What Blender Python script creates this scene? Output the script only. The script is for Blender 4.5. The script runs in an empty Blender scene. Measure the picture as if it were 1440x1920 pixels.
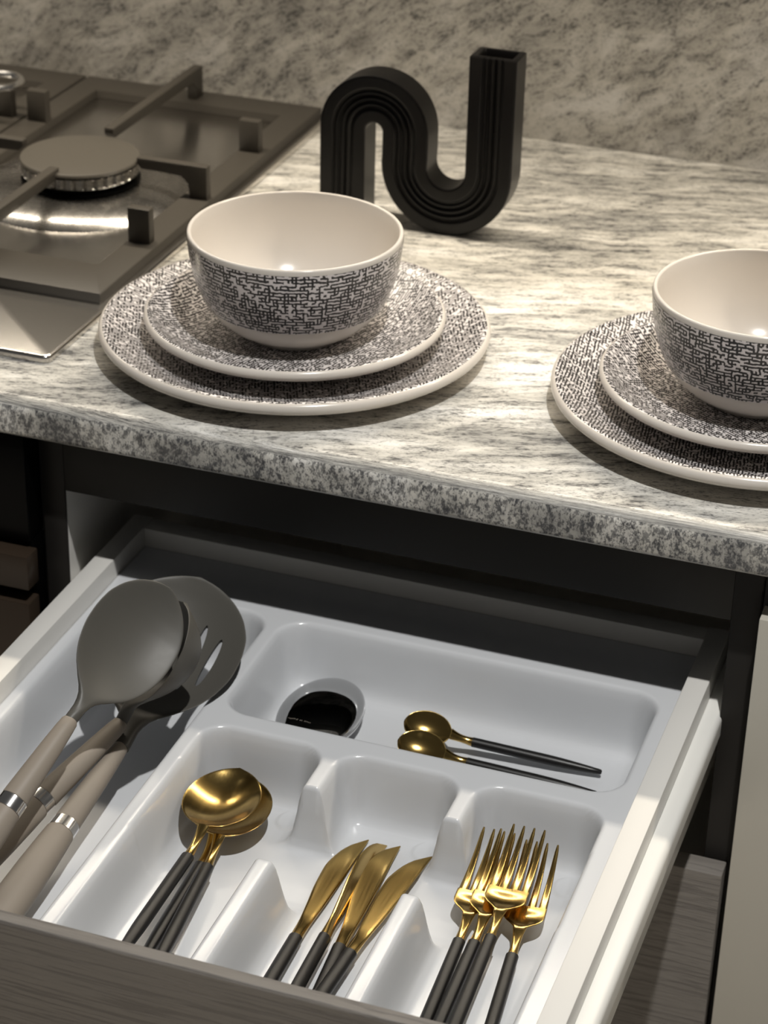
import bpy, bmesh, math, random
import numpy as np
from mathutils import Vector, Matrix

random.seed(7)
S = bpy.context.scene
COL = S.collection
PI = math.pi

# ------------------------------------------------------------------ camera
cd = bpy.data.cameras.new('camera')
cam = bpy.data.objects.new('camera', cd)
COL.objects.link(cam)
S.camera = cam
RIGHT = Vector((0.942391, 0.333815, 0.021596))
DOWN = Vector((0.17895, -0.448541, -0.875664))
FWD = Vector((-0.282623, 0.829083, -0.482438))
m = Matrix.Identity(4)
for i in range(3):
    m[i][0], m[i][1], m[i][2] = RIGHT[i], -DOWN[i], -FWD[i]
m.translation = Vector((0.5206, -1.32749, 0.65699))
cam.matrix_world = m
cd.sensor_fit = 'VERTICAL'
cd.sensor_height = 36.0
cd.lens = 4229.57 / 1920 * 36.0
cd.clip_start = 0.05
cd.dof.use_dof = True
cd.dof.focus_distance = 1.28
cd.dof.aperture_fstop = 14

# ------------------------------------------------------------------ light
W = bpy.data.worlds.new('world')
S.world = W
W.use_nodes = True
bg = W.node_tree.nodes['Background']
bg.inputs[0].default_value = (1.0, 0.98, 0.95, 1)
bg.inputs[1].default_value = 0.055


def spot(name, loc, target, power, color, radius, angle=75, blend=0.35):
    l = bpy.data.lights.new(name, 'SPOT')
    l.energy = power
    l.color = color
    l.shadow_soft_size = radius
    l.spot_size = math.radians(angle)
    l.spot_blend = blend
    o = bpy.data.objects.new(name, l)
    COL.objects.link(o)
    o.location = loc
    o.rotation_euler = (Vector(target) - Vector(loc)).to_track_quat('-Z', 'Y').to_euler()
    return o


COOL = (1.0, 0.985, 0.955)
WARM = (1.0, 0.89, 0.73)
# recessed ceiling downlight just in front of the worktop, and unseen ones added over the floor to bounce light onto the fronts
spot('ceiling_spot', (0.52, -0.655, 1.5), (0.17, -0.40, -0.1), 87, COOL, 0.016, 40, 0.3)
for fx in (-0.9, 0.4, 1.5):
    spot('floor_bounce_spot', (fx, -2.1, 1.5), (fx, -2.1, -0.9), 210, (1.0, 0.97, 0.93), 0.05, 72, 0.5)
# warm LED strip under the wall cabinet
l = bpy.data.lights.new('cabinet_strip_light', 'AREA')
l.shape = 'RECTANGLE'
l.size, l.size_y = 1.9, 0.02
l.energy = 6.0
l.color = WARM
l.spread = math.radians(125)
o = bpy.data.objects.new('cabinet_strip_light', l)
COL.objects.link(o)
o.location = (0.1, 0.25, 0.47)
o.rotation_euler = (math.radians(-12), 0, 0)

vs = S.view_settings
vs.view_transform = 'Standard'
vs.look = 'None'
vs.gamma = 1.0
vs.use_curve_mapping = False
vs.exposure = 0.0
S.display_settings.display_device = 'sRGB'


# ------------------------------------------------------------------ helpers
def lin(r, g, b):
    def f(c):
        c /= 255.0
        return c / 12.92 if c <= 0.04045 else ((c + 0.055) / 1.055) ** 2.4
    return (f(r), f(g), f(b), 1.0)


def link(o, parent=None):
    COL.objects.link(o)
    if parent is not None:
        o.parent = parent
    return o


def tag(o, label=None, cat=None, group=None, kind=None):
    if label:
        o['label'] = label
    if cat:
        o['category'] = cat
    if group:
        o['group'] = group
    if kind:
        o['kind'] = kind
    return o


def empty(name, loc=(0, 0, 0), rot=(0, 0, 0)):
    o = bpy.data.objects.new(name, None)
    o.empty_display_size = 0.02
    COL.objects.link(o)
    o.location = loc
    o.rotation_euler = rot
    return o


def pydata(name, v, f, mat, parent=None, smooth=True, mats=None, midx=None, uv=None, autosmooth=None):
    me = bpy.data.meshes.new(name)
    me.from_pydata([tuple(p) for p in v], [], [tuple(q) for q in f])
    for mm in (mats or [mat]):
        me.materials.append(mm)
    if midx is not None:
        me.polygons.foreach_set('material_index', midx)
    me.polygons.foreach_set('use_smooth', [smooth] * len(me.polygons))
    if uv is not None:
        lay = me.uv_layers.new(name='UVMap')
        li = np.empty(len(me.loops), dtype=np.int32)
        me.loops.foreach_get('vertex_index', li)
        if len(uv) == len(me.vertices):
            lay.data.foreach_set('uv', np.asarray(uv, dtype=np.float32)[li].ravel())
        else:
            lay.data.foreach_set('uv', np.asarray(uv, dtype=np.float32).ravel())
    me.update()
    if autosmooth is not None:
        me.set_sharp_from_angle(angle=math.radians(autosmooth))
    return link(bpy.data.objects.new(name, me), parent)


def box(name, lo, hi, mat, parent=None, bevel=0.0006, seg=2):
    bm = bmesh.new()
    bmesh.ops.create_cube(bm, size=1.0)
    lo, hi = Vector(lo), Vector(hi)
    for v in bm.verts:
        v.co = Vector(((lo[i] + hi[i]) / 2 + v.co[i] * (hi[i] - lo[i]) for i in range(3)))
    if bevel:
        bmesh.ops.bevel(bm, geom=bm.edges[:], offset=bevel, segments=seg, profile=0.5, affect='EDGES')
    return from_bm(name, bm, mat, parent)


def from_bm(name, bm, mat, parent=None, smooth=True, angle=35):
    bmesh.ops.recalc_face_normals(bm, faces=bm.faces[:])
    me = bpy.data.meshes.new(name)
    bm.to_mesh(me)
    bm.free()
    me.materials.append(mat)
    me.polygons.foreach_set('use_smooth', [smooth] * len(me.polygons))
    if smooth:
        me.set_sharp_from_angle(angle=math.radians(angle))
    return link(bpy.data.objects.new(name, me), parent)


def prism_x(name, prof, x0, x1, mat, parent=None, bevel=0.0):
    """polygon in (y, z) extruded along x."""
    bm = bmesh.new()
    a = [bm.verts.new((x0, y, z)) for y, z in prof]
    b = [bm.verts.new((x1, y, z)) for y, z in prof]
    n = len(prof)
    bm.faces.new(a)
    bm.faces.new(b[::-1])
    for i in range(n):
        bm.faces.new((a[i], b[i], b[(i + 1) % n], a[(i + 1) % n]))
    if bevel:
        bmesh.ops.bevel(bm, geom=bm.edges[:], offset=bevel, segments=2, profile=0.5, affect='EDGES')
    return from_bm(name, bm, mat, parent)


def lathe(name, prof, mat, parent=None, seg=96, mats=None, midx=None, uv='polar', angle=40):
    """prof: list of (r, z); revolve about z. midx: material index for each profile segment."""
    n = len(prof)
    v, f, mi, uvs = [], [], [], []
    arc = [0.0]
    for i in range(1, n):
        arc.append(arc[-1] + math.hypot(prof[i][0] - prof[i - 1][0], prof[i][1] - prof[i - 1][1]))
    rmax = max(p[0] for p in prof)
    idx = []
    for i, (r, z) in enumerate(prof):
        if r < 1e-6:
            idx.append([len(v)] * (seg + 1))
            v.append((0, 0, z))
        else:
            b = len(v)
            for k in range(seg):
                t = 2 * PI * k / seg
                v.append((r * math.cos(t), r * math.sin(t), z))
            idx.append([b + k for k in range(seg)] + [b])
    for i in range(n - 1):
        for k in range(seg):
            q = [idx[i][k], idx[i][k + 1], idx[i + 1][k + 1], idx[i + 1][k]]
            t = [2 * PI * k / seg, 2 * PI * (k + 1) / seg]
            pr = [(i, t[0]), (i, t[1]), (i + 1, t[1]), (i + 1, t[0])]
            qq, pp = [], []
            for a, p in zip(q, pr):
                if a not in qq:
                    qq.append(a)
                    pp.append(p)
            f.append(qq)
            mi.append(midx[i] if midx else 0)
            for (ii, tt) in pp:
                if uv == 'polar':
                    uvs.append((prof[ii][0] * math.cos(tt), prof[ii][0] * math.sin(tt)))
                else:
                    uvs.append((tt * rmax, arc[ii]))
    return pydata(name, v, f, mat, parent, True, mats, mi, uvs, angle)


def loft(name, loops, mat, parent=None, cap=True, angle=50):
    n = len(loops[0])
    v = [p for l in loops for p in l]
    f = []
    for i in range(len(loops) - 1):
        for k in range(n):
            a, b = i * n + k, i * n + (k + 1) % n
            f.append((a, b, b + n, a + n))
    if cap:
        f.append(tuple(range(n))[::-1])
        f.append(tuple((len(loops) - 1) * n + k for k in range(n)))
    return pydata(name, v, f, mat, parent, True, autosmooth=angle)


def ribbon_loop(c, side, up, w, depth, th, p=2.0, n=20, asym=0.0):
    """closed section of a spoon-like body: centre c, half width w, hollow depth, thickness th."""
    c, side, up = Vector(c), Vector(side), Vector(up)
    pts = []
    for k in range(n + 1):
        t = -math.cos(PI * k / n)
        e = math.sqrt(max(0.0, 1 - abs(t) ** p))
        pts.append(c + side * (w * t) + up * (-depth * (1 - t * t) + 0.5 * th * e))
    for k in range(n - 1, 0, -1):
        t = -math.cos(PI * k / n)
        e = math.sqrt(max(0.0, 1 - abs(t) ** p))
        pts.append(c + side * (w * t) + up * (-depth * (1 - t * t) - 0.5 * th * e))
    return pts


def lerp_table(tab, x):
    if x <= tab[0][0]:
        return tab[0][1]
    for (x0, y0), (x1, y1) in zip(tab, tab[1:]):
        if x <= x1:
            t = (x - x0) / (x1 - x0)
            t = t * t * (3 - 2 * t)
            return y0 + (y1 - y0) * t
    return tab[-1][1]


def pchip(tab, x):
    xs, ys = [a for a, b in tab], [b for a, b in tab]
    n = len(xs)
    h = [xs[i + 1] - xs[i] for i in range(n - 1)]
    d = [(ys[i + 1] - ys[i]) / h[i] for i in range(n - 1)]
    mm = [d[0]] + [0 if d[i - 1] * d[i] <= 0 else 2 * d[i - 1] * d[i] / (d[i - 1] + d[i]) for i in range(1, n - 1)] + [d[-1]]
    x = min(max(x, xs[0]), xs[-1])
    i = max(k for k in range(n - 1) if xs[k] <= x)
    t = (x - xs[i]) / h[i]
    return (1 + 2 * t) * (1 - t) ** 2 * ys[i] + t * (1 - t) ** 2 * h[i] * mm[i] + t * t * (3 - 2 * t) * ys[i + 1] + t * t * (t - 1) * h[i] * mm[i + 1]


def tube(name, pts, rad, mat, parent=None, seg=16, flat=1.0):
    """round tube along points (list of Vector) with radius list."""
    loops = []
    pts = [Vector(p) for p in pts]
    for i, p in enumerate(pts):
        d = (pts[min(i + 1, len(pts) - 1)] - pts[max(i - 1, 0)]).normalized()
        s = d.cross(Vector((0, 0, 1)))
        if s.length < 1e-4:
            s = Vector((1, 0, 0))
        s.normalize()
        u = s.cross(d)
        r = rad[i] if isinstance(rad, (list, tuple)) else rad
        loops.append([p + s * (r * math.cos(2 * PI * k / seg)) + u * (r * flat * math.sin(2 * PI * k / seg)) for k in range(seg)])
    return loft(name, loops, mat, parent)


# ------------------------------------------------------------------ materials
class N:
    def __init__(self, name):
        self.m = bpy.data.materials.new(name)
        self.m.use_nodes = True
        self.t = self.m.node_tree
        self.b = self.t.nodes['Principled BSDF']

    def node(self, typ, **kw):
        n = self.t.nodes.new(typ)
        for k, v in kw.items():
            setattr(n, k, v)
        return n

    def ln(self, a, b):
        self.t.links.new(a, b)

    def val(self, sock, v):
        if hasattr(v, 'is_linked') or hasattr(v, 'links'):
            self.ln(v, sock)
        else:
            sock.default_value = v

    def math(self, op, a, b=0.0, c=None, clamp=False):
        n = self.node('ShaderNodeMath', operation=op, use_clamp=clamp)
        self.val(n.inputs[0], a)
        self.val(n.inputs[1], b)
        if c is not None:
            self.val(n.inputs[2], c)
        return n.outputs[0]

    def mix(self, f, a, b, mode='MIX'):
        n = self.node('ShaderNodeMix', data_type='RGBA', blend_type=mode)
        self.val(n.inputs[0], f)
        self.val(n.inputs[6], a)
        self.val(n.inputs[7], b)
        return n.outputs[2]

    def noise(self, vec, scale, detail=4, rough=0.55, dist=0.0):
        n = self.node('ShaderNodeTexNoise')
        self.ln(vec, n.inputs['Vector'])
        n.inputs['Scale'].default_value = scale
        n.inputs['Detail'].default_value = detail
        n.inputs['Roughness'].default_value = rough
        n.inputs['Distortion'].default_value = dist
        return n.outputs['Fac']

    def mapping(self, vec, scale=(1, 1, 1), rot=(0, 0, 0), loc=(0, 0, 0)):
        n = self.node('ShaderNodeMapping')
        self.ln(vec, n.inputs[0])
        n.inputs['Scale'].default_value = scale
        n.inputs['Rotation'].default_value = rot
        n.inputs['Location'].default_value = loc
        return n.outputs[0]

    def ramp(self, fac, stops):
        n = self.node('ShaderNodeValToRGB')
        e = n.color_ramp.elements
        while len(e) > 1:
            e.remove(e[-1])
        for i, (p, c) in enumerate(stops):
            if i == 0:
                e[0].position = p
                el = e[0]
            else:
                el = e.new(p)
            el.color = c if len(c) == 4 else (*c, 1)
        self.ln(fac, n.inputs[0])
        return n.outputs[0]

    def bump(self, h, strength=0.2, dist=0.001):
        n = self.node('ShaderNodeBump')
        n.inputs['Strength'].default_value = strength
        n.inputs['Distance'].default_value = dist
        self.ln(h, n.inputs['Height'])
        self.ln(n.outputs[0], self.b.inputs['Normal'])

    def tc(self, out='Object'):
        return self.node('ShaderNodeTexCoord').outputs[out]

    def set(self, color=None, rough=None, metal=None, spec=None, coat=None, coat_rough=None):
        if color is not None:
            self.val(self.b.inputs['Base Color'], color)
        if rough is not None:
            self.val(self.b.inputs['Roughness'], rough)
        if metal is not None:
            self.b.inputs['Metallic'].default_value = metal
        if spec is not None:
            self.b.inputs['Specular IOR Level'].default_value = spec
        if coat is not None:
            self.b.inputs['Coat Weight'].default_value = coat
            self.b.inputs['Coat Roughness'].default_value = 0.05 if coat_rough is None else coat_rough
        return self


def plain(name, color, rough, metal=0.0, spec=None, coat=None, wear=0.03, scale=40):
    """plain procedural material with a slight mottle in colour and gloss."""
    n = N(name)
    nz = n.noise(n.tc(), scale, 3)
    c = n.mix(n.math('MULTIPLY', nz, wear * 6, clamp=True), color, tuple(x * 0.8 for x in color[:3]) + (1,))
    r = n.math('MULTIPLY_ADD', nz, wear * 2, rough - wear)
    n.set(c, r, metal, spec, coat)
    return n.m


def brushed(name, color, rough, axis, aniso_scale=(4, 300, 300), bump=0.05, metal=1.0, spread=0.12):
    n = N(name)
    mp = n.mapping(n.tc(), aniso_scale if axis == 'x' else (aniso_scale[1], aniso_scale[0], aniso_scale[2]))
    nz = n.noise(mp, 3, 5, 0.6)
    n.set(n.mix(nz, color, tuple(x * 0.82 for x in color[:3]) + (1,)), n.math('MULTIPLY_ADD', nz, spread, rough - spread / 2), metal)
    n.bump(nz, bump, 0.0004)
    return n.m


def granite(name, rot, st=4.2, fleck=1.0, bigscale=1.0, tone=None, veins=0.0):
    n = N(name)
    oc = n.tc()
    geo = n.node('ShaderNodeNewGeometry')
    sep = n.node('ShaderNodeSeparateXYZ')
    n.ln(geo.outputs['Normal'], sep.inputs[0])
    face = n.math('ABSOLUTE', sep.outputs[2 if not veins else 1])
    face = n.math('MULTIPLY_ADD', face, 2.2, -1.1, clamp=True)
    st = (1.0, st, st)
    warp = n.node('ShaderNodeTexNoise')
    n.ln(oc, warp.inputs['Vector'])
    warp.inputs['Scale'].default_value = 9 * bigscale
    warp.inputs['Detail'].default_value = 3
    sub = n.node('ShaderNodeVectorMath', operation='MULTIPLY_ADD')
    n.ln(warp.outputs['Color'], sub.inputs[0])
    sub.inputs[1].default_value = (0.04, 0.022, 0.022)
    n.ln(oc, sub.inputs[2])
    wv = sub.outputs[0]
    along = n.mapping(n.mapping(wv, rot=rot), scale=st)
    vmix = n.node('ShaderNodeMix', data_type='VECTOR')
    n.ln(face, vmix.inputs[0])
    n.ln(n.mapping(oc, scale=(2.6, 2.6, 1.7)), vmix.inputs[4])
    n.ln(along, vmix.inputs[5])
    v = vmix.outputs[1]
    big = n.noise(v, 7 * bigscale, 5, 0.6)
    mid = n.noise(v, 38 * bigscale, 6, 0.62, 0.4)
    fine = n.noise(v, 150 * bigscale, 4, 0.65)
    speck = n.noise(n.mapping(v, loc=(3, 1, 7)), 330 * bigscale, 2, 0.5)
    base = n.ramp(big, [(0.30, lin(206, 203, 195)), (0.50, lin(229, 225, 215)), (0.72, lin(238, 236, 231))])
    gm = n.math('ADD', n.math('MULTIPLY', mid, 0.45), n.math('MULTIPLY', big, 0.55))
    grey = n.ramp(gm, [(0.42, (1, 1, 1)), (0.52, (0.5, 0.5, 0.5)), (0.62, (0, 0, 0))])
    c = n.mix(n.math('MULTIPLY', grey, 0.72 * (1.0 if not veins else 0.7)), base, lin(126, 125, 122))
    dk = n.math('ADD', n.math('ADD', n.math('MULTIPLY', mid, 0.36), n.math('MULTIPLY', fine, 0.44)), n.math('MULTIPLY', big, 0.2))
    dm = n.ramp(dk, [(0.40, (1, 1, 1)), (0.48, (0, 0, 0))])
    c = n.mix(n.math('MULTIPLY', dm, 0.80 * fleck), c, lin(66, 66, 67))
    sm = n.ramp(n.math('ADD', n.math('MULTIPLY', speck, 0.7), n.math('MULTIPLY', mid, 0.3)), [(0.39, (1, 1, 1)), (0.45, (0, 0, 0))])
    c = n.mix(n.math('MULTIPLY', sm, 0.75 * fleck), c, lin(52, 52, 55))
    # crystals: extra dark salt and pepper on the cut edge
    inv = n.math('SUBTRACT', 1.0, face)
    em = n.ramp(fine, [(0.44, (1, 1, 1)), (0.54, (0, 0, 0))])
    c = n.mix(n.math('MULTIPLY', n.math('MULTIPLY', em, inv), 0.7), c, lin(70, 71, 74))
    if veins:
        vb = n.noise(n.mapping(n.mapping(wv, rot=rot), scale=(1.0, 2.4, 2.4)), 4.2, 5, 0.62, 0.6)
        vm = n.ramp(vb, [(0.36, (1, 1, 1)), (0.46, (0, 0, 0))])
        c = n.mix(n.math('MULTIPLY', vm, veins), c, lin(62, 56, 52))
    if tone is not None:
        c = n.mix(1.0, c, tone, 'MULTIPLY')
    n.set(c, n.math('MULTIPLY_ADD', fine, 0.12, 0.22), 0.0, 0.45)
    return n.m


def woven(name, pitch, white, dark, edge_w=0.24, pv=0.5, ph=0.8):
    """broken black linen print, from metric UVs."""
    n = N(name)
    uv = n.tc('UV')
    nz = n.node('ShaderNodeTexNoise')
    n.ln(uv, nz.inputs['Vector'])
    nz.inputs['Scale'].default_value = 260
    nz.inputs['Detail'].default_value = 2
    d = n.node('ShaderNodeVectorMath', operation='MULTIPLY_ADD')
    n.ln(nz.outputs['Color'], d.inputs[0])
    d.inputs[1].default_value = (pitch * 0.95,) * 3
    n.ln(uv, d.inputs[2])
    sc = n.node('ShaderNodeVectorMath', operation='SCALE')
    n.ln(d.outputs[0], sc.inputs[0])
    sc.inputs['Scale'].default_value = 1.0 / pitch
    sp = n.node('ShaderNodeSeparateXYZ')
    n.ln(sc.outputs[0], sp.inputs[0])
    u, v = sp.outputs[0], sp.outputs[1]

    def lines(a, b, prob, seed):
        ia = n.math('ROUND', a)
        ib = n.math('FLOOR', b)
        dist = n.math('ABSOLUTE', n.math('SUBTRACT', a, ia))
        cb = n.node('ShaderNodeCombineXYZ')
        n.ln(ia, cb.inputs[0])
        n.ln(ib, cb.inputs[1])
        cb.inputs[2].default_value = seed
        wn = n.node('ShaderNodeTexWhiteNoise')
        n.ln(cb.outputs[0], wn.inputs['Vector'])
        on = n.math('LESS_THAN', wn.outputs['Value'], prob)
        mr = n.node('ShaderNodeMapRange')
        n.ln(dist, mr.inputs['Value'])
        mr.inputs['From Min'].default_value = edge_w + 0.10
        mr.inputs['From Max'].default_value = edge_w - 0.06
        return n.math('MULTIPLY', mr.outputs[0], on)
    l1 = lines(u, v, pv, 1.3)
    l2 = lines(v, u, ph, 8.7)
    f = n.math('MAXIMUM', l1, l2)
    n.set(n.mix(f, white, dark), 0.22, 0.0, 0.5)
    n.bump(n.math('SUBTRACT', 1.0, f), 0.25, 0.0003)
    return n.m


def woodgrain(name, c1, c2, axis='x', rough=0.5, strength=0.5):
    n = N(name)
    oc = n.tc()
    mp = n.mapping(oc, (7, 90, 260) if axis == 'x' else (170, 60, 5))
    nz = n.noise(mp, 1.6, 6, 0.62, 0.6)
    ln = n.ramp(nz, [(0.40, (0, 0, 0)), (0.47, (1, 1, 1)), (0.55, (0.9, 0.9, 0.9)), (0.66, (0.5, 0.5, 0.5))])
    n.set(n.mix(ln, c2, c1), rough, 0.0, 0.35)
    n.bump(ln, strength, 0.0006)
    return n.m


M_TOP = granite('granite_worktop', (0, 0, math.radians(-18)))
M_WALL = granite('granite_splashback', (0, math.radians(33), 0), st=2.2, fleck=0.8, bigscale=1.5, tone=lin(216, 215, 215), veins=0.42)
M_GLAZE = plain('white_glaze', lin(211, 204, 195), 0.2, 0, 0.4, wear=0.012)
M_PRINT = woven('linen_print', 0.0021, lin(222, 216, 213), lin(38, 36, 36))
M_PRINTB = woven('linen_print_bowl', 0.0026, lin(218, 211, 210), lin(34, 32, 32), 0.25, 0.46, 0.82)
M_VASE = plain('black_ceramic', lin(9, 8, 8), 0.3, 0, 0.3, wear=0.03, scale=60)
M_TRAY = plain('white_plastic', lin(209, 211, 214), 0.2, 0, 0.5, wear=0.01)
M_MEL = plain('white_melamine', lin(225, 223, 218), 0.42, 0, 0.4, wear=0.015)
M_RUN = plain('white_enamelled_steel', lin(232, 231, 226), 0.3, 0, 0.5, wear=0.01)
M_BLACK = plain('black_laminate', lin(30, 29, 27), 0.5, 0, 0.25, wear=0.03)
M_DARK = plain('dark_edging', lin(32, 30, 28), 0.5, 0, 0.25, wear=0.03)
M_FRONT = woodgrain('grey_woodgrain', lin(128, 123, 117), lin(111, 106, 101))
M_DOOR = plain('taupe_lacquer', lin(190, 186, 175), 0.32, 0, 0.4, wear=0.02, scale=8)
M_GOLD = brushed('brushed_gold', lin(192, 162, 99), 0.18, 'y', (4, 260, 260), 0.03)
M_HAND = plain('black_resin', lin(19, 18, 17), 0.38, 0, 0.45, wear=0.02, scale=90)
M_NYLON = plain('grey_nylon', lin(85, 83, 78), 0.45, 0, 0.4, wear=0.03, scale=200)
M_GRIP = plain('taupe_soft_grip', lin(143, 134, 123), 0.5, 0, 0.35, wear=0.03, scale=90)
M_CHROME = plain('chrome', (0.86, 0.85, 0.84, 1), 0.17, 1.0, wear=0.01)
M_MIRROR = plain('polished_steel', (0.62, 0.62, 0.62, 1), 0.035, 1.0, wear=0.005)
M_STEEL = brushed('brushed_steel', (0.76, 0.735, 0.70, 1), 0.21, 'x', (5, 400, 400), 0.03, 1.0, 0.04)
M_STEELD = brushed('dish_steel', (0.50, 0.48, 0.45, 1), 0.27, 'x', (60, 60, 60), 0.04)
M_IRON = plain('cast_iron', lin(70, 66, 60), 0.5, 0, 0.3, wear=0.03, scale=300)
M_CAP = plain('burner_enamel', lin(84, 80, 73), 0.4, 0, 0.5, wear=0.03, scale=200)
M_ALU = brushed('burner_aluminium', (0.68, 0.66, 0.62, 1), 0.28, 'x', (60, 60, 300), 0.05)
M_GLASSB = plain('black_glass', lin(4, 4, 4), 0.3, 0, 0.06, wear=0.004)
M_BRONZE = plain('bronze_glass', lin(52, 43, 35), 0.3, 0.0, 0.2, wear=0.01)
M_FLOOR = plain('floor_tile', lin(190, 182, 170), 0.4, 0, 0.4, wear=0.03, scale=6)

# ------------------------------------------------------------------ setting
tag(box('wall_back', (-1.6, 0.482, -0.9), (1.6, 0.56, 1.7), M_WALL, None, 0), kind='structure')
tag(box('floor', (-2.2, -3.6, -0.95), (2.6, 0.482, -0.9), M_FLOOR, None, 0), kind='structure')

# worktop: slab with a rounded front arris, cut out behind the drawer well
prof = [(0.4815, -0.028), (0.4815, 0.0)]
R1 = 0.010
for k in range(9):
    a = PI / 2 * k / 8
    prof.append((-0.145 + R1 - R1 * math.sin(a) , -R1 + R1 * math.cos(a)))
R2 = 0.005
for k in range(5):
    a = PI / 2 * k / 4
    prof.append((-0.145 + R2 - R2 * math.cos(a), -0.028 + R2 - R2 * math.sin(a)))
wt = prism_x('worktop', prof, -0.9, 0.95, M_TOP)
tag(wt, 'grey and cream granite worktop with a rounded front edge above the open drawer', 'worktop')

# ------------------------------------------------------------------ base cabinet with the open drawer
YF = -0.12
cab = empty('base_cabinet', (0.11, 0.1, -0.9))
tag(cab, 'dark base cabinet under the granite with its cutlery drawer pulled open', 'cabinet')


def P(o, root):
    """keep world placement under a moved root."""
    o.location = o.location - root.location
    return o


for x0, x1 in ((-0.138, -0.121), (0.339, 0.3565)):
    sp = P(box('side_panel', (x0, YF + 0.002, -0.80), (x1, 0.44, -0.0285), M_MEL, cab, 0), cab)
    eg = box('edge_strip', (x0, YF, -0.80), (x1, YF + 0.002, -0.0285), M_DARK, sp, 0.0003)
    tag(eg, 'dark edging strip')
P(box('top_rail', (-0.121, YF, -0.076), (0.339, -0.045, -0.0285), M_BLACK, cab, 0.0006), cab)
P(box('back_panel', (-0.121, 0.43, -0.80), (0.339, 0.438, -0.0285), M_MEL, cab, 0), cab)
P(box('bottom_panel', (-0.121, YF + 0.002, -0.80), (0.339, 0.43, -0.782), M_MEL, cab, 0), cab)
low = P(box('lower_drawer_front', (-0.1355, -0.138, -0.76), (0.3545, YF - 0.001, -0.2585), M_FRONT, cab, 0.0008), cab)
tag(low, 'closed grey wood grained drawer front below')

dr = empty('drawer', (0, 0, 0))
dr.parent = cab
dr.location = Vector((0, 0, 0)) - cab.location
XL0, XL1, XR0, XR1 = -0.1062, -0.0917, 0.3138, 0.3285
ZT, ZB = -0.130, -0.222
YB, YI = -0.0435, -0.5375
box('side_board', (XL0, YI, ZB), (XL1, YB, ZT), M_MEL, dr, 0.0008)
box('side_board', (XR0, YI, ZB), (XR1, YB, ZT), M_MEL, dr, 0.0008)
box('back_board', (XL1, YB - 0.016, ZB + 0.012), (XR0, YB, ZT - 0.001), M_MEL, dr, 0.0008)
box('bottom_board', (XL1, YI, ZB + 0.004), (XR0, YB - 0.016, ZB + 0.012), M_MEL, dr, 0)
fp = prism_x('front_panel', [(-0.5375, -0.2565), (-0.5375, -0.0845), (-0.547, -0.0640), (-0.5555, -0.0625), (-0.5565, -0.0640), (-0.5565, -0.2565)],
             -0.1355, 0.3545, M_FRONT, dr, 0.0005)
tag(fp, 'grey wood grained drawer front with a slim top lip')
for xa, sgn in ((XR1, 1), (XL0, -1)):
    rp = [(0.0002, -0.1465), (0.0072, -0.1465)]
    for k in range(1, 6):
        a = PI / 2 * k / 5
        rp.append((0.0072 + 0.0048 * math.sin(a), -0.1513 + 0.0048 * math.cos(a)))
    rp += [(0.012, -0.162), (0.0108, -0.162), (0.0108, -0.1512), (0.0072, -0.1478), (0.0014, -0.1478), (0.0014, -0.222), (0.0002, -0.222)]
    bm = bmesh.new()
    a = [bm.verts.new((xa + sgn * x, YI + 0.001, z)) for x, z in rp]
    b = [bm.verts.new((xa + sgn * x, YB - 0.002, z)) for x, z in rp]
    bm.faces.new(a)
    bm.faces.new(b[::-1])
    for i in range(len(rp)):
        j = (i + 1) % len(rp)
        bm.faces.new((a[i], b[i], b[j], a[j]))
    from_bm('runner', bm, M_RUN, dr)

# ------------------------------------------------------------------ neighbours of the cabinet
nc = empty('side_cabinet', (0.6, 0.1, -0.9))
tag(nc, 'taupe cabinet with a plain smooth door on the right of the open drawer', 'cabinet')
P(box('carcass', (0.3580, YF, -0.80), (0.93, 0.44, -0.0285), M_BLACK, nc, 0.0005), nc)
P(box('door', (0.3590, -0.139, -0.76), (0.92, YF - 0.001, -0.0595), M_DOOR, nc, 0.0009), nc)

ov = empty('oven', (-0.44, 0.1, -0.9))
tag(ov, 'built-in black glass oven with bronze panels left of the open drawer', 'oven')
P(box('body', (-0.735, -0.118, -0.80), (-0.139, 0.40, -0.0285), M_BLACK, ov, 0.0005), ov)
P(box('control_panel', (-0.735, -0.140, -0.110), (-0.1395, -0.1185, -0.0290), M_GLASSB, ov, 0.001), ov)
P(box('surround', (-0.735, -0.136, -0.62), (-0.1395, -0.1185, -0.1105), M_GLASSB, ov, 0.0008), ov)
tr = P(box('handle_panel', (-0.733, -0.152, -0.1415), (-0.1355, -0.1362, -0.1150), M_BRONZE, ov, 0.0012), ov)
tag(tr, 'narrow bronze glass strip')
dp = P(box('door_panel', (-0.733, -0.152, -0.60), (-0.1362, -0.1362, -0.1520), M_BRONZE, ov, 0.0012), ov)
tag(dp, 'bronze glass oven door')

# ------------------------------------------------------------------ cutlery tray (vacuum formed sheet)
ZR, ZF = -0.145, -0.190
TX0, TX1, TY0, TY1 = -0.0912, 0.3133, -0.5365, -0.0600


def sdf_rect(X, Y, x0, x1, y0, y1, r):
    cx, cy, hx, hy = (x0 + x1) / 2, (y0 + y1) / 2, (x1 - x0) / 2 - r, (y1 - y0) / 2 - r
    qx, qy = np.abs(X - cx) - hx, np.abs(Y - cy) - hy
    return -(np.hypot(np.maximum(qx, 0), np.maximum(qy, 0)) + np.minimum(np.maximum(qx, qy), 0) - r)


def axis_pts(a, b, step, fine):
    pts = list(np.arange(a, b, step)) + [b]
    return np.array(sorted(set(np.round(pts, 6))))


gx = np.linspace(TX0, TX1, 310)
gy = np.linspace(TY0, TY1, 360)
X, Y = np.meshgrid(gx, gy, indexing='ij')
YC = -0.520


def smax(a, b, k):
    h = np.clip(0.5 + 0.5 * (a - b) / k, 0, 1)
    return b + (a - b) * h + k * h * (1 - h)


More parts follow.
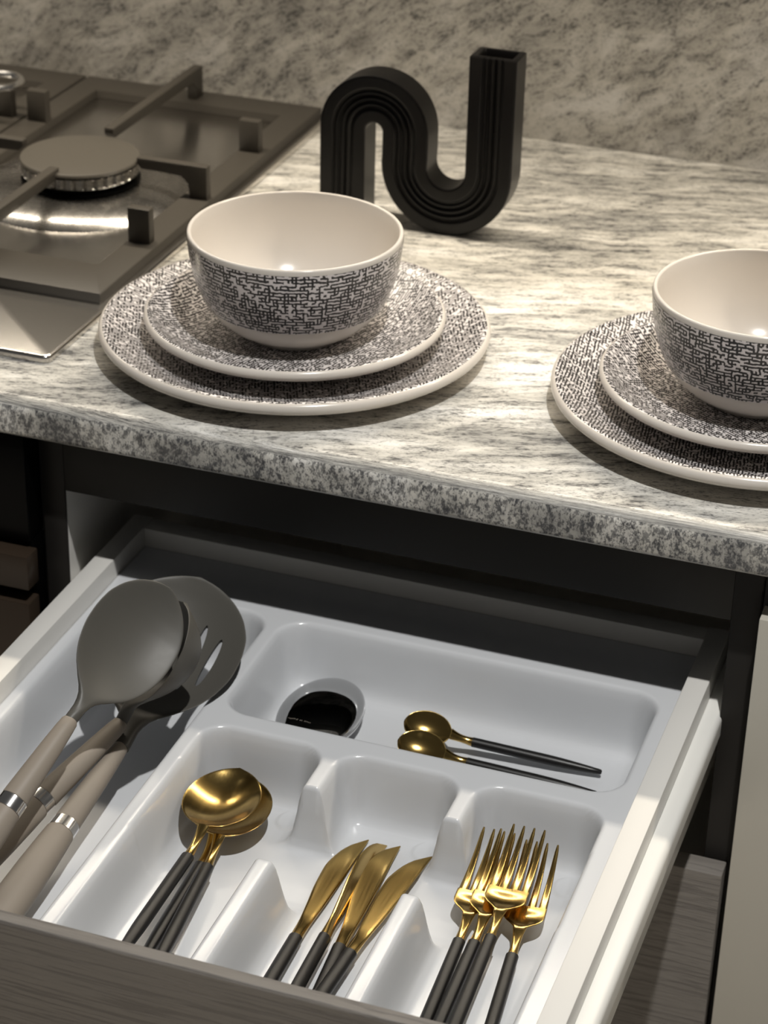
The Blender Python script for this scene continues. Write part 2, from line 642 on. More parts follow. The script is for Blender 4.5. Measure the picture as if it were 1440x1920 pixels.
dA = sdf_rect(X, Y, -0.0850, 0.0310, YC, -0.1125, 0.022)
dB = sdf_rect(X, Y, 0.0375, 0.3025, -0.2330, -0.1125, 0.022)
d1 = sdf_rect(X, Y, 0.0375, 0.1220, YC, -0.2455, 0.020)
d2 = sdf_rect(X, Y, 0.1275, 0.2110, YC, -0.2455, 0.020)
d3 = sdf_rect(X, Y, 0.2165, 0.3010, YC, -0.2455, 0.020)
steep = np.clip((-0.2885 - Y) * 2.6, -1, 0.026)
dN = np.minimum(sdf_rect(X, Y, 0.0375, 0.3010, -0.3660, -0.2400, 0.006), steep)
dL = smax(smax(d1, d2, 0.0015), smax(d3, dN, 0.0015), 0.0015)
dd = np.maximum(np.maximum(dA, dB), dL)
kd = np.array([-1, 0.0, 0.001, 0.002, 0.0032, 0.0044, 0.0058, 0.0072, 0.0088, 0.0106, 0.0136, 0.0178, 0.023, 1])
kz = np.array([0, 0.0, 0.0002, 0.0009, 0.0035, 0.0085, 0.0170, 0.0260, 0.0345, 0.0395, 0.0430, 0.0445, 0.045, 0.045])
Z = ZR - np.interp(dd, kd, kz)
# small moulded pads in the floor corners
for px, py in ((0.105, -0.270), (0.194, -0.270), (0.284, -0.272), (0.283, -0.206)):
    rr = np.hypot(X - px, Y - py)
    Z += 0.0011 * np.clip((0.0105 - rr) / 0.0012, 0, 1) * (dd > 0.012)
nx, ny = len(gx), len(gy)
vv = np.stack([X.ravel(), Y.ravel(), Z.ravel()], 1)
ii, jj = np.meshgrid(np.arange(nx - 1), np.arange(ny - 1), indexing='ij')
q = (ii * ny + jj).ravel()
ff = np.stack([q, q + ny, q + ny + 1, q + 1], 1)
tray = pydata('cutlery_tray', vv.tolist(), ff.tolist(), M_TRAY)
tag(tray, 'white plastic cutlery tray with rounded compartments filling the open drawer', 'cutlery tray')
sm = tray.modifiers.new('sheet', 'SOLIDIFY')
sm.thickness = 0.0012
sm.offset = -1.0


# ------------------------------------------------------------------ plates and bowls
def arc_pts(cx, cz, r, a0, a1, n):
    return [(cx + r * math.cos(a0 + (a1 - a0) * k / n), cz + r * math.sin(a0 + (a1 - a0) * k / n)) for k in range(n + 1)]


def plate_profile(R, H, t, foot, well):
    """outer radius R, rim crest height H, rim bead radius t."""
    c = R - t
    p = [(0, 0.0035), (foot - 0.006, 0.0035), (foot - 0.005, 0.0), (foot + 0.001, 0.0), (foot + 0.004, 0.0025)]
    n = 10
    z1 = H - 2.1 * t
    for k in range(1, n + 1):
        s = k / n
        r = foot + 0.004 + (c + t * 0.2 - foot - 0.004) * s
        p.append((r, 0.0025 + (z1 - 0.0025) * s ** 1.5))
    p += arc_pts(c, H - t, t, -1.15, 1.20, 8)
    i0 = len(p)
    p += arc_pts(c, H - t, t, 1.35, 1.9, 3)
    r1, zz = p[-1]
    for k in range(1, 13):
        s = k / 12
        r = r1 + (well - r1) * s
        p.append((r, 0.0065 + (zz - 0.0065) * (1 - s) ** 1.7))
    p.append((0, 0.0065))
    midx = [1 if i >= i0 - 1 else 0 for i in range(len(p) - 1)]
    return p, midx


def make_plate(name, R, H, t, foot, well, loc, label, group):
    p, mi = plate_profile(R, H, t, foot, well)
    o = lathe(name, p, None, None, 128, [M_GLAZE, M_PRINT], mi, 'polar', 60)
    o.location = loc
    tag(o, label, 'plate', group)
    return o


def make_bowl(loc, label, rot):
    root = empty('bowl', loc, (0, 0, rot))
    # outside: foot ring, rounded belly, nearly upright wall, rim, inside
    H = 0.0745
    out = [(0, 0.0035), (0.030, 0.0035), (0.0315, 0.0), (0.0345, 0.0), (0.0375, 0.0035)]
    belly = [(0.0375, 0.0035), (0.047, 0.0085), (0.0555, 0.0160), (0.0615, 0.0245), (0.0645, 0.0305), (0.0672, 0.0375), (0.0697, 0.0455),
             (0.0715, 0.0545), (0.0727, 0.064), (0.0732, 0.0705)]
    rim = arc_pts(0.0717, H - 0.0015, 0.0015, 0.1, PI - 0.2, 7)
    inside = [(0.0695, 0.066), (0.0686, 0.056), (0.0666, 0.044), (0.0626, 0.032), (0.0555, 0.0215), (0.045, 0.013), (0.030, 0.0085), (0, 0.0075)]
    body = out + belly[1:] + rim + inside
    b = lathe('body', body, M_GLAZE, root, 128, uv='cyl', angle=60)
    # printed band as its own skin, a hair proud of the glaze
    band = [(r + 0.00018, z) for r, z in belly if z >= 0.024]
    prt = lathe('printed_band', band, M_PRINTB, root, 128, uv='cyl', angle=60)
    tag(prt, 'black linen pattern band')
    return tag(root, label, 'bowl', 'bowls on the stacked plates')


sets = [((0.0, 0.0), 'in the left place setting, next to the hob', 0.4), ((0.3185, 0.0165), 'in the right place setting, cut by the picture edge', 1.7)]
for (x, y), where, rz in sets:
    side = 'left' if x < 0.1 else 'right'
    a = make_plate('dinner_plate', 0.135, 0.0222, 0.0042, 0.078, 0.088, (x, y, 0.0002),
                   'large linen patterned dinner plate at the bottom of the ' + side + ' stack on the granite', 'dinner plates on the worktop')
    b = make_plate('side_plate', 0.1038, 0.0235, 0.0037, 0.058, 0.066, (x, y, 0.0072),
                   'smaller linen patterned plate between dinner plate and bowl in the ' + side + ' stack', 'side plates on the dinner plates')
    a.rotation_euler.z = rz
    b.rotation_euler.z = rz + 0.9
    make_bowl((x, y, 0.0142), 'cream bowl with a black linen band on top of the ' + side + ' plate stack', rz)

# ------------------------------------------------------------------ vase
VW, VD, VY = 0.0370, 0.0268, 0.2395
path = []


def seg(x0, z0, x1, z1, n):
    for k in range(n):
        t = k / n
        path.append(((x0 + (x1 - x0) * t, z0 + (z1 - z0) * t), ((x1 - x0), (z1 - z0))))


AX, AZ, AR = -0.0297, 0.0759, 0.0256
UX, UZ, UR = 0.0294, 0.0525, 0.0339
seg(AX - AR, 0.0004, AX - AR, AZ, 3)
for k in range(24):
    a = PI - PI * k / 24
    path.append(((AX + AR * math.cos(a), AZ + AR * math.sin(a)), (math.sin(a), -math.cos(a))))
seg(AX + AR, AZ, AX + AR, UZ, 3)
for k in range(28):
    a = PI + PI * k / 28
    path.append(((UX + UR * math.cos(a), UZ + UR * math.sin(a)), (-math.sin(a), math.cos(a))))
seg(UX + UR, UZ, UX + UR, 0.1445, 4)
path.append(((UX + UR, 0.1445), (0, 1)))
hw = VW / 2
sec = []
nr = 49
for k in range(nr):                       # ribbed front face
    n_ = -hw + VW * k / (nr - 1)
    g = 0.0
    for gc in (-0.0072, -0.0024, 0.0024, 0.0072):
        g = max(g, 0.0016 * max(0.0, 1 - ((n_ - gc) / 0.0014) ** 2))
    edge = 0.0009 * max(0.0, (abs(n_) - (hw - 0.0012)) / 0.0012) ** 2
    sec.append((n_, g + edge))
sec += [(hw, VD * 0.5), (hw, VD - 0.001), (hw - 0.001, VD), (-hw + 0.001, VD), (-hw, VD - 0.001), (-hw, VD * 0.5)]
loops = []
for (px, pz), (dx, dz) in path:
    L = math.hypot(dx, dz)
    tx, tz = dx / L, dz / L
    nxx, nzz = tz, -tx
    loops.append([Vector((px + nxx * a, VY + b, pz + nzz * a)) for a, b in sec])
# open top: lip turns inwards and down into the hollow
ctr = Vector((path[-1][0][0], VY + VD / 2, 0.1445))


def shrink(l, f, dz):
    return [Vector((ctr.x + (p.x - ctr.x) * f, ctr.y + (p.y - ctr.y) * f, p.z + dz)) for p in l]


rect_in = []
for a, b in sec:
    bb = min(max(b, 0.0022), VD)
    rect_in.append(Vector((path[-1][0][0] + a, VY + bb, 0.1445)))
loops.append(shrink(rect_in, 0.92, 0.0006))
loops.append(shrink(rect_in, 0.74, 0.0004))
loops.append(shrink(rect_in, 0.66, -0.002))
loops.append(shrink(rect_in, 0.60, -0.040))
vase = loft('vase', loops, M_VASE, None, True, 40)
tag(vase, 'black ribbed ceramic vase bent like a wave, standing on the granite by the splashback', 'vase')

# ------------------------------------------------------------------ gas hob
hob = empty('gas_hob', (-0.44, 0.19, 0.0))
tag(hob, 'brushed steel gas hob with cast iron pan supports left of the plates', 'hob')


def H(o):
    o.location = o.location - hob.location
    return o


bm = bmesh.new()
bmesh.ops.create_cube(bm, size=1.0)
lo, hi = Vector((-0.735, -0.0875, 0.0003)), Vector((-0.1455, 0.468, 0.0055))
for v in bm.verts:
    v.co = Vector(((lo[i] + hi[i]) / 2 + v.co[i] * (hi[i] - lo[i]) for i in range(3)))
ve = [e for e in bm.edges if abs(e.verts[0].co.z - e.verts[1].co.z) > 0.001]
bmesh.ops.bevel(bm, geom=ve, offset=0.006, segments=4, profile=0.5, affect='EDGES')
te = [e for e in bm.edges if min(e.verts[0].co.z, e.verts[1].co.z) > 0.005]
bmesh.ops.bevel(bm, geom=te, offset=0.0022, segments=3, profile=0.5, affect='EDGES')
H(from_bm('base_plate', bm, M_STEEL, hob))


def pan_support(x0, x1, y0, y1, cx, cy, wr, wl, wf, wb, posts=True):
    z0, z1, zt = 0.0056, 0.0130, 0.040
    # flat outer ring with an opening
    bm = bmesh.new()
    o_ = [(x0, y0), (x1, y0), (x1, y1), (x0, y1)]
    i_ = [(x0 + wl, y0 + wf), (x1 - wr, y0 + wf), (x1 - wr, y1 - wb), (x0 + wl, y1 - wb)]
    vs_ = [[bm.verts.new((x, y, z)) for x, y in ring] for z in (z0, z1) for ring in (o_, i_)]
    ob, ib, ot, it = vs_
    for k in range(4):
        j = (k + 1) % 4
        bm.faces.new((ot[k], ot[j], it[j], it[k]))
        bm.faces.new((ob[j], ob[k], ib[k], ib[j]))
        bm.faces.new((ob[k], ob[j], ot[j], ot[k]))
        bm.faces.new((ib[j], ib[k], it[k], it[j]))
    bmesh.ops.bevel(bm, geom=[e for e in bm.edges if min(e.verts[0].co.z, e.verts[1].co.z) > z1 - 1e-5 or abs(e.verts[0].co.z - e.verts[1].co.z) > 0.001],
                    offset=0.0015, segments=2, profile=0.5, affect='EDGES')
    fr = H(from_bm('pan_support', bm, M_IRON, hob))

    def finger(ax, ay, bx, by, w=0.0085, h=0.009, leg=True):
        """bar from the ring (a) towards the burner (b) on a leg standing on the ring."""
        d = Vector((bx - ax, by - ay, 0)).normalized()
        s = Vector((-d.y, d.x, 0)) * (w / 2)
        L = 0.015
        A, B = Vector((ax, ay, 0)), Vector((bx, by, 0))
        prof_ = [(A, z1 - 0.001), (A, zt), (B, zt), (B, zt - h * 0.55), (B - d * 0.004, zt - h), (A + d * (L + 0.006), zt - h), (A + d * L, zt - h - 0.006), (A + d * L, z1 - 0.001)]
        bm = bmesh.new()
        a = [bm.verts.new(p + s + Vector((0, 0, z))) for p, z in prof_]
        b = [bm.verts.new(p - s + Vector((0, 0, z))) for p, z in prof_]
        bm.faces.new(a)
        bm.faces.new(b[::-1])
        for k in range(len(prof_)):
            j = (k + 1) % len(prof_)
            bm.faces.new((a[k], b[k], b[j], a[j]))
        bmesh.ops.bevel(bm, geom=bm.edges[:], offset=0.0009, segments=2, profile=0.5, affect='EDGES')
        from_bm('support_finger', bm, M_IRON, fr)
    T = 0.050
    finger(x1 - 0.003, cy, cx + T, cy)
    finger(x0 + 0.003, cy, cx - T, cy)
    finger(cx, y1 - 0.010, cx, cy + T)
    finger(cx, y0 + 0.012, cx, cy - T + 0.003)
    if posts:
        for sx, ex in ((x1 - 0.006, x1 - 0.024), (x0 + 0.006, x0 + 0.024)):
            for py in (cy - 0.100, cy + 0.115):
                b = box('support_post', (min(sx, ex), py - 0.0045, z1 - 0.001), (max(sx, ex), py + 0.0045, zt), M_IRON, fr, 0.0009)
    return fr


pan_support(-0.378, -0.1525, 0.008, 0.452, -0.2655, 0.210, 0.026, 0.024, 0.050, 0.034)
pan_support(-0.604, -0.3805, 0.008, 0.452, -0.490, 0.210, 0.026, 0.024, 0.050, 0.034)


def burner(cx, cy, k=1.0):
    d = lathe('burner_dish', [(0.040 * k, 0.0165), (0.050 * k, 0.0165), (0.060 * k, 0.0160), (0.070 * k, 0.0146), (0.078 * k, 0.0124), (0.084 * k, 0.0095), (0.088 * k, 0.0056)], M_STEELD, hob, 72)
    H(d)
    d.location += Vector((cx, cy, 0))
    b = lathe('burner_base', [(0.0, 0.0120), (0.043 * k, 0.0120), (0.0455 * k, 0.0150), (0.0475 * k, 0.0165), (0.0475 * k, 0.0190), (0.0440 * k, 0.0205), (0.0430 * k, 0.0235), (0, 0.0235)], M_GLASSB, hob, 72)
    H(b)
    b.location += Vector((cx, cy, 0))
    # crown with flame slots
    n = 144
    v, f = [], []
    rows = [(0.0430, 0.0225, 0), (0.0460, 0.0230, 0), (0.0468, 0.0240, 0), (0.0470, 0.0246, 1), (0.0470, 0.0314, 1), (0.0470, 0.0320, 0), (0.0440, 0.0326, 0)]
    for r, z, sl in rows:
        for q_ in range(n):
            a = 2 * PI * q_ / n
            rr = r * k - (0.0022 if sl and q_ % 4 == 0 else 0)
            v.append((rr * math.cos(a), rr * math.sin(a), z))
    for i in range(len(rows) - 1):
        for q_ in range(n):
            f.append((i * n + q_, i * n + (q_ + 1) % n, (i + 1) * n + (q_ + 1) % n, (i + 1) * n + q_))
    c = H(pydata('burner_crown', v, f, M_ALU, hob, True, autosmooth=35))
    c.location += Vector((cx, cy, 0))
    p = lathe('burner_cap', [(0, 0.0326), (0.0455 * k, 0.0326), (0.0475 * k, 0.0334), (0.0480 * k, 0.0346), (0.0472 * k, 0.0360), (0.0450 * k, 0.0367), (0.0, 0.0370)], M_CAP, hob, 96)
    H(p)
    p.location += Vector((cx, cy, 0))


burner(-0.2635, 0.2035)
burner(-0.490, 0.210, 0.8)

# chrome ring lying on the support at the picture edge
bm = bmesh.new()
for i in range(40):
    a = 2 * PI * i / 40
    for j in range(10):
        b = 2 * PI * j / 10
        rr = 0.0205 + 0.0032 * math.cos(b)
        bm.verts.new((rr * math.cos(a), rr * math.sin(a), 0.0032 * math.sin(b)))
bm.verts.ensure_lookup_table()
for i in range(40):
    for j in range(10):
        bm.faces.new([bm.verts[x] for x in (i * 10 + j, ((i + 1) % 40) * 10 + j, ((i + 1) % 40) * 10 + (j + 1) % 10, i * 10 + (j + 1) % 10)])
cr = from_bm('chrome_ring', bm, M_CHROME)
cr.location = (-0.400, 0.322, 0.0434)
tag(cr, 'small bright chrome ring on the pan support at the left picture edge', 'ring')


# ------------------------------------------------------------------ cutlery in the tray
def spine_loops(stations, n=20):
    """stations: (y, z, halfwidth, depth, thickness, p) along +y in local space."""
    return [ribbon_loop((0, y, z), (1, 0, 0), (0, 0, 1), w, d, th, p, n) for y, z, w, d, th, p in stations]


def handle_loops(y0, y1, r0, r1, rend, n=14):
    out = []
    for k in range(13):
        s = k / 12
        y = y0 + (y1 - y0) * s
        r = r0 + (r1 - r0) * math.sin(PI * min(1, s * 1.15) / 2) if s < 0.6 else r1 + (rend - r1) * ((s - 0.6) / 0.4) ** 1.5
        if k == 0:
            out.append([(r * 0.55 * math.cos(2 * PI * q_ / n), y, r * 0.55 * math.sin(2 * PI * q_ / n)) for q_ in range(n)])
            y += (y1 - y0) * 0.004
        out.append([(r * math.cos(2 * PI * q_ / n), y, r * 0.86 * math.sin(2 * PI * q_ / n)) for q_ in range(n)])
        if k == 12:
            out.append([(r * 0.6 * math.cos(2 * PI * q_ / n), y - 0.0007, r * 0.5 * math.sin(2 * PI * q_ / n)) for q_ in range(n)])
    return out


def spoon_stations(L, Wd, D, neck_len, th=0.0014, lift=0.006, tipw=None):
    """joint at y=0, neck rising to a round cup whose centre line runs in +y."""
    st = []
    for k in range(9):                      # neck
        s = k / 8
        y = neck_len * s
        w = 0.0032 - 0.0007 * math.sin(PI * s) + 0.0006 * s ** 4
        th_ = 0.0056 * (1 - s) + 0.0024 * s
        st.append((y, lift * s * s, w, 0.0, th_, 2.0))
    c = neck_len + L / 2
    for k in range(1, 25):
        s = k / 24
        y = neck_len + L * (1 - math.cos(PI * s)) / 2
        u = (y - c) / (L / 2)
        w = Wd / 2 * math.sqrt(max(0.0, 1 - u * u))
        w = max(w, 0.0008)
        if u < 0:
            w = max(w, 0.0034)
        f_ = w / (Wd / 2)
        st.append((y, lift + 0.0035 * s * s, w, D * f_ ** 1.6, th + 0.0006 * (1 - s), 4.0 if s > 0.15 else 2.6))
    return st


def build_spoon(name, L, Wd, D, neck, handle_len, hr, label, cat, group):
    root = empty(name)
    loft('bowl', spine_loops(spoon_stations(L, Wd, D, neck)), M_GOLD, root, True, 60)
    loft('handle', handle_loops(0.0015, -handle_len, hr, hr * 1.05, hr * 0.55), M_HAND, root, True, 50)
    return tag(root, label, cat, group)


def dup(root, label):
    r = root.copy()
    COL.objects.link(r)
    r['label'] = label
    for ch in list(root.children):
        c = ch.copy()
        COL.objects.link(c)
        c.parent = r
        for g in list(ch.children):
            d = g.copy()
            COL.objects.link(d)
            d.parent = c
    return r


def place(o, x, y, z, yaw=0.0, pitch=0.0, roll=0.0):
    """yaw: degrees, positive turns the head (+y end) to the left; pitch lifts the head; roll about the long axis."""
    mm = Matrix.Translation((x, y, z)) @ Matrix.Rotation(math.radians(yaw), 4, 'Z') @ Matrix.Rotation(math.radians(pitch), 4, 'X') @ Matrix.Rotation(math.radians(roll), 4, 'Y')
    o.matrix_world = mm
    return o


# table spoons, one nested in the other
SG = 'gold table spoons stacked in the tray'
sp0 = build_spoon('table_spoon', 0.0590, 0.0470, 0.0080, 0.0255, 0.108, 0.0041,
                  'gold table spoon lying on top of the stack of round spoons', 'spoon', SG)
sp1 = dup(sp0, 'gold table spoon with the rightmost handle of the spoon stack, just under the top one')
sp2 = dup(sp0, 'gold table spoon with the middle handle, at the bottom of the spoon stack')
place(sp0, 0.0699, -0.3510, -0.1690, 1.0, -1.2)
place(sp1, 0.0806, -0.3470, -0.1765, 6.0, -1.5)
place(sp2, 0.0737, -0.3415, -0.1813, 3.4, -1.5)

# knives
KG = 'gold knives in the middle compartment'


def build_knife(label):
    root = empty('table_knife')
    st = []
    L = 0.107
    for k in range(25):
        s = k / 24
        y = L * s
        xr = pchip([(0, 0.0032), (0.12, 0.0034), (0.35, 0.0050), (0.6, 0.0062), (0.85, 0.0074), (1.0, 0.0088)], s)
        xl = pchip([(0, -0.0032), (0.12, -0.0032), (0.3, -0.0044), (0.5, -0.0062), (0.66, -0.0066), (0.80, -0.0042), (0.91, 0.0004), (1.0, 0.0082)], s)
        half, off = (xr - xl) / 2 * 1.12, (xr + xl) / 2
        th = lerp_table([(0, 0.0056), (0.2, 0.0028), (1.0, 0.0012)], s)
        st.append((y, off, half, th))
    loops_ = []
    for y, off, half, th in st:
        loops_.append([Vector((p.x + off, p.y, p.z)) for p in ribbon_loop((0, y, 0), (1, 0, 0), (0, 0, 1), half, 0, th, 2.4 if th > 0.003 else 6.0, 12)])
    loft('blade', loops_, M_GOLD, root, True, 50)
    loft('handle', handle_loops(0.0015, -0.095, 0.0042, 0.0045, 0.0028), M_HAND, root, True, 50)
    return tag(root, label, 'knife', KG)


kn0 = build_knife('gold knife lying apart at the left of the four knives, blade flat')
kn1 = dup(kn0, 'gold knife second from the left, standing on its edge so the blade looks narrow')
kn2 = dup(kn0, 'gold knife third from the left, its pointed tip reaching furthest back')
kn3 = dup(kn0, 'gold knife at the right of the four knives, blade over its neighbour')
place(kn0, 0.1500, -0.3800, -0.1840, 1.2, -1.8, 4)
place(kn1, 0.1672, -0.3785, -0.1800, 1.8, -1.2, 64)
place(kn2, 0.1772, -0.3800, -0.1830, 4.6, -1.0, 16)
place(kn3, 0.1852, -0.3850, -0.1808, -3.0, -1.6, 6)

# forks
FG = 'gold forks in the right compartment'


def build_fork(label):
    root = empty('table_fork')
    st = []
    nk, sh = 0.022, 0.020
    for k in range(9):
        s = k / 8
        st.append((nk * s, 0.0035 * s * s, 0.0031 - 0.0006 * math.sin(PI * s) + 0.0009 * s ** 4, 0.0, 0.0056 * (1 - s) + 0.0026 * s, 2.0))
    Wh = 0.0124
    for k in range(1, 13):
        s = k / 12
        y = nk + sh * s
        w = pchip([(0, 0.0040), (0.12, 0.0062), (0.28, 0.0098), (0.45, 0.0118), (0.65, Wh), (1, Wh)], s)
        st.append((y, 0.0035 - 0.0010 * math.sin(PI * s * 0.5), w, 0.0016 * math.sin(PI * min(s, 0.8)), 0.0018, 4.0))
    hd = loft('head', spine_loops(st), M_GOLD, root, True, 60)
    zb = st[-1][1] - 0.0008
    yb = nk + sh - 0.0015
    for i in range(4):
        xc = (-0.5 + (i + 0.5) / 4) * 2 * (Wh + 0.0003)
        lp = []
        Lt = 0.048
        for k in range(13):
            s = k / 12
            w = 0.00265 * (1 - s) + 0.0010 * s
            z = zb + 0.0115 * s * s - 0.0012 * s
            if k == 12:
                w *= 0.6
            lp.append(ribbon_loop((xc, yb + Lt * s, z), (1, 0, 0), (0, 0, 1), w, 0, 0.0017 - 0.0005 * s, 3.0, 6))
        loft('tine', lp, M_GOLD, hd, True, 50)
    loft('handle', handle_loops(0.0015, -0.108, 0.0038, 0.0040, 0.0024), M_HAND, root, True, 50)
    return tag(root, label, 'fork', FG)


fk0 = build_fork('gold fork at the left of the four forks, left tines clear')
fk1 = dup(fk0, 'gold fork second from the left, half hidden beneath the top fork')
fk2 = dup(fk0, 'gold fork lying on top of the other forks, third from the left')
fk3 = dup(fk0, 'gold fork at the right, its handle set apart from the other three')
place(fk0, 0.2402, -0.3541, -0.1800, 2.0, 3.2)
place(fk1, 0.2495, -0.3550, -0.1778, 1.0, 3.2)
place(fk2, 0.2578, -0.3511, -0.1743, 2.0, 2.6)
place(fk3, 0.2723, -0.3551, -0.1805, 5.2, 3.0)

# teaspoons in the long compartment
TG = 'small gold teaspoons in the long compartment'
ts0 = build_spoon('teaspoon', 0.0315, 0.0235, 0.0042, 0.0150, 0.084, 0.0033,
                  'small gold teaspoon further back in the long compartment', 'spoon', TG)
ts1 = dup(ts0, 'small gold teaspoon nearer the front, partly hidden by the tray wall')
place(ts0, 0.1885, -0.1605, -0.1795, 94, 4.0, -36)
place(ts1, 0.1920, -0.1835, -0.1795, 92, 3.0, -34)

# polished steel pebble
soap = empty('steel_pebble', (0.0850, -0.1690, -0.1885))
tag(soap, 'oval mirror polished steel pebble at the left end of the long compartment', 'steel soap')


def dome(z0, z1, rx, ry, flip):
    pr = []
    n = 14
    for k in range(n + 1):
        a = PI / 2 * k / n
        pr.append((math.cos(a) ** 0.75 if k < n else 0.0, math.sin(a)))
    v, f = [], []
    sg = 72
    for r, h in pr:
        for q_ in range(sg):
            t = 2 * PI * q_ / sg
            v.append((rx * r * math.cos(t), ry * r * math.sin(t), z0 + (z1 - z0) * h))
    for i in range(n):
        for q_ in range(sg):
            a, b = i * sg + q_, i * sg + (q_ + 1) % sg
            f.append((a, b, b + sg, a + sg) if not flip else (b, a, a + sg, b + sg))
    return v, f


v, f = dome(0.0112, 0.0205, 0.0275, 0.0420, False)
up = pydata('upper_shell', v, f, M_MIRROR, soap, True, autosmooth=80)
v, f = dome(0.0106, 0.0008, 0.0275, 0.0420, True)
pydata('lower_shell', v, f, M_MIRROR, soap, True, autosmooth=80)
bm = bmesh.new()
rl = random.Random(5)
for k in range(17):                       # one line of tiny worn, unreadable characters
    if k in (8, 11):
        continue
    tx, ty = -0.0142 + 0.00098 * k, -0.0219 - 0.00010 * k
    for q_ in range(3):
        ox, oy = rl.uniform(-0.00025, 0.00025), rl.uniform(-0.00045, 0.00045)
        sx, sy = rl.choice(((0.00028, 0.00008), (0.00008, 0.00045)))
        rr = math.hypot((tx + ox) / 0.0275, (ty + oy) / 0.042)
        zz_ = 0.0112 + 0.0093 * math.sqrt(max(0, 1 - rr ** (2 / 0.75))) + 0.00006
        vs_ = [bm.verts.new((tx + ox + a_ * sx, ty + oy + b_ * sy, zz_ + 0.00003 * c_)) for c_ in (-1, 1) for a_, b_ in ((-1, -1), (1, -1), (1, 1), (-1, 1))]
        bm.faces.new(vs_[:4][::-1])
        bm.faces.new(vs_[4:])
        for i in range(4):
            bm.faces.new((vs_[i], vs_[(i + 1) % 4], vs_[4 + (i + 1) % 4], vs_[4 + i]))
le = from_bm('lettering', bm, M_GRIP, soap, False)
tag(le, 'tiny worn line of pale lettering', kind='stuff')


# ------------------------------------------------------------------ cooking utensils
UG = 'grey cooking utensils with taupe handles'


HEAD = [(0, .13), (.10, .14), (.17, .22), (.24, .45), (.32, .70), (.42, .88), (.54, .985), (.62, 1.0), (.72, .97), (.82, .85), (.90, .66), (.955, .44), (.985, .25), (1, .03)]


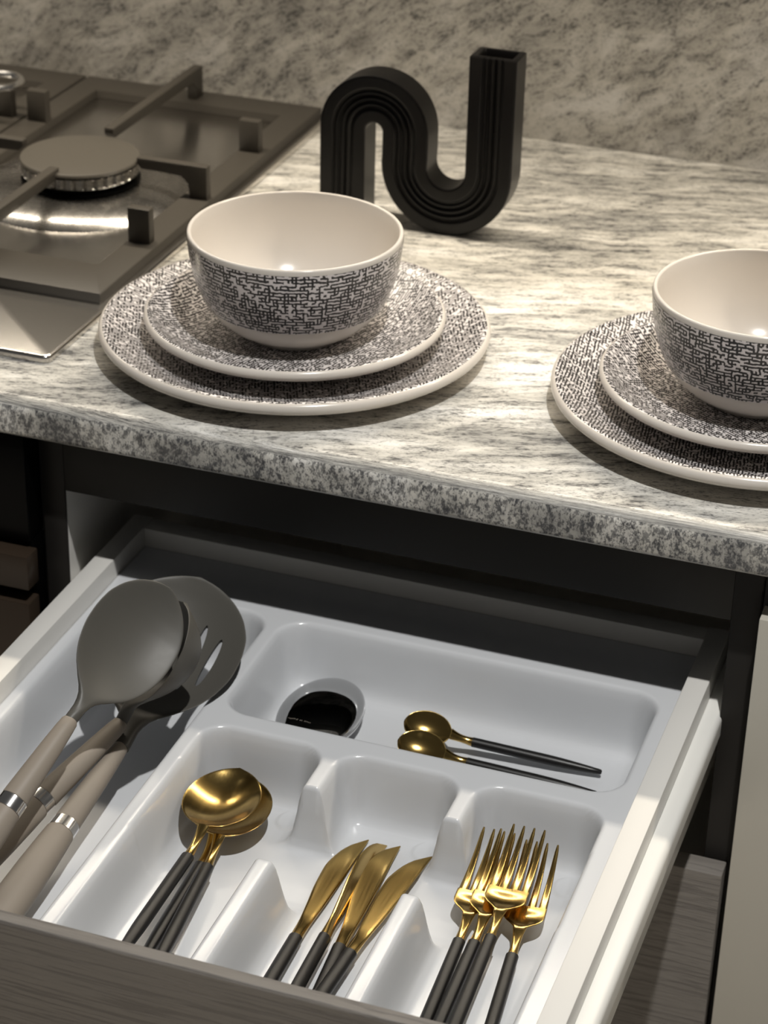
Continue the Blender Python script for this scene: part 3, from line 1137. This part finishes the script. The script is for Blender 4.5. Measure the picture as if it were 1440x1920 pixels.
def utensil(name, label, A, B, crank, roll, dyaw, L, Wd, D, slots=None, th=0.0032):
    """A: where the soft sleeve starts, B: middle of the chrome band; head beyond A, grip beyond B."""
    A, B = Vector(A), Vector(B)
    y = (A - B).normalized()
    x = y.cross(Vector((0, 0, 1))).normalized()
    z = x.cross(y)
    root = empty(name)
    mw = Matrix((x, y, z)).transposed().to_4x4()
    mw.translation = A
    root.matrix_world = mw
    lb = (A - B).length
    # head frame, in the handle's frame
    R = Matrix.Rotation(crank, 3, 'X') @ Matrix.Rotation(dyaw, 3, 'Z') @ Matrix.Rotation(roll, 3, 'Y')
    hx, hy, hz = R.col[0].copy(), R.col[1].copy(), R.col[2].copy()
    lp = []
    n = 46
    for k in range(n + 1):
        t = 1 - (1 - k / n) ** 1.6
        w = max(pchip(HEAD, t) * Wd / 2, 0.0012)
        f_ = w / (Wd / 2)
        g = min(1.0, t / 0.30)
        g = g * g * (3 - 2 * g)
        d = D * max(0.0, f_ - 0.16) ** 1.5 * 1.28
        tk = 0.0084 * (1 - g) + th * g
        # ease from the handle frame into the head frame along the neck
        e = min(1.0, t / 0.16)
        e = e * e * (3 - 2 * e)
        side = (Vector((1, 0, 0)) * (1 - e) + hx * e).normalized()
        up = (Vector((0, 0, 1)) * (1 - e) + hz * e).normalized()
        lp.append(ribbon_loop(hy * (L * t), side, up, w, d, tk, 2.0 * (1 - g) + 6.0 * g, 32))
    hd = loft('head', lp, M_NYLON, root, True, 70)
    if slots:
        cut = bmesh.new()
        for (sx, sy, sl, sw, ang) in slots:
            m_ = 22
            bot, top = [], []
            for q_ in range(m_):
                a = 2 * PI * q_ / m_
                lx, ly = sw * math.cos(a), sl * math.sin(a)
                px = sx + lx * math.cos(ang) - ly * math.sin(ang)
                py = sy + lx * math.sin(ang) + ly * math.cos(ang)
                bot.append(cut.verts.new(hx * px + hy * py - hz * 0.06))
                top.append(cut.verts.new(hx * px + hy * py + hz * 0.03))
            cut.faces.new(bot[::-1])
            cut.faces.new(top)
            for q_ in range(m_):
                j = (q_ + 1) % m_
                cut.faces.new((bot[q_], bot[j], top[j], top[q_]))
        bmesh.ops.recalc_face_normals(cut, faces=cut.faces[:])
        cme = bpy.data.meshes.new('slot_cutter')
        cut.to_mesh(cme)
        cut.free()
        co = bpy.data.objects.new('slot_cutter', cme)
        COL.objects.link(co)
        co.matrix_world = mw
        bo = hd.modifiers.new('slots', 'BOOLEAN')
        bo.operation = 'DIFFERENCE'
        bo.solver = 'EXACT'
        bo.object = co
        bpy.context.view_layer.update()
        dg = bpy.context.evaluated_depsgraph_get()
        me2 = bpy.data.meshes.new_from_object(hd.evaluated_get(dg))
        hd.modifiers.clear()
        hd.data = me2
        bpy.data.objects.remove(co)

    def rings(tab, m_=28):
        return [[(rx * math.cos(2 * PI * q_ / m_), yy, rz * math.sin(2 * PI * q_ / m_)) for q_ in range(m_)] for yy, rx, rz in tab]
    b = -lb
    loft('sleeve', rings([(0.0015, 0.0044, 0.0040), (0.0, 0.0052, 0.0048), (-0.006, 0.0058, 0.0054), (b * 0.3, 0.0067, 0.0062), (b * 0.6, 0.0076, 0.0071),
                          (b * 0.85, 0.0083, 0.0078), (b + 0.0045, 0.0085, 0.0080), (b + 0.004, 0.0078, 0.0073)]), M_GRIP, root, True, 45)
    tag(loft('band', rings([(b + 0.0042, 0.0080, 0.0075), (b + 0.004, 0.0087, 0.0082), (b - 0.004, 0.0089, 0.0084), (b - 0.0042, 0.0081, 0.0076)]), M_CHROME, root, True, 40), 'shiny chrome band')
    loft('grip', rings([(b - 0.004, 0.0080, 0.0075), (b - 0.0045, 0.0091, 0.0086), (b - 0.015, 0.0098, 0.0092), (b - 0.035, 0.0108, 0.0102), (b - 0.060, 0.0115, 0.0109), (b - 0.090, 0.0115, 0.0109),
                        (b - 0.108, 0.0104, 0.0099), (b - 0.117, 0.0076, 0.0072), (b - 0.119, 0.0035, 0.0032)]), M_GRIP, root, True, 45)
    return tag(root, label, 'utensil', UG)


RD = math.radians
utensil('slotted_spoon', 'grey slotted serving spoon on the right of the three, with chrome banded taupe handle',
        (-0.0039, -0.2859, -0.151), (-0.0061, -0.3610, -0.161), RD(11.7), RD(11.2), RD(3.0), 0.1428, 0.0947, 0.021,
        [(0.0015, 0.090, 0.030, 0.0030, 0.0), (0.014, 0.090, 0.027, 0.0031, -0.03), (-0.011, 0.090, 0.027, 0.0031, 0.03), (0.0265, 0.088, 0.020, 0.0030, -0.08), (-0.0235, 0.088, 0.020, 0.0030, 0.08)])
utensil('ladle', 'deep grey ladle wedged in the middle of the three utensils',
        (-0.0067, -0.2792, -0.1383), (-0.0249, -0.3532, -0.1518), RD(44.3), RD(-34), RD(-9.9), 0.0860, 0.0610, 0.024)
utensil('serving_spoon', 'solid grey serving spoon lying on top at the left, bowl facing up',
        (-0.0094, -0.3396, -0.0989), (-0.0204, -0.3959, -0.1239), RD(1.4), RD(50.8), RD(-3.0), 0.1064, 0.0614, 0.0095)
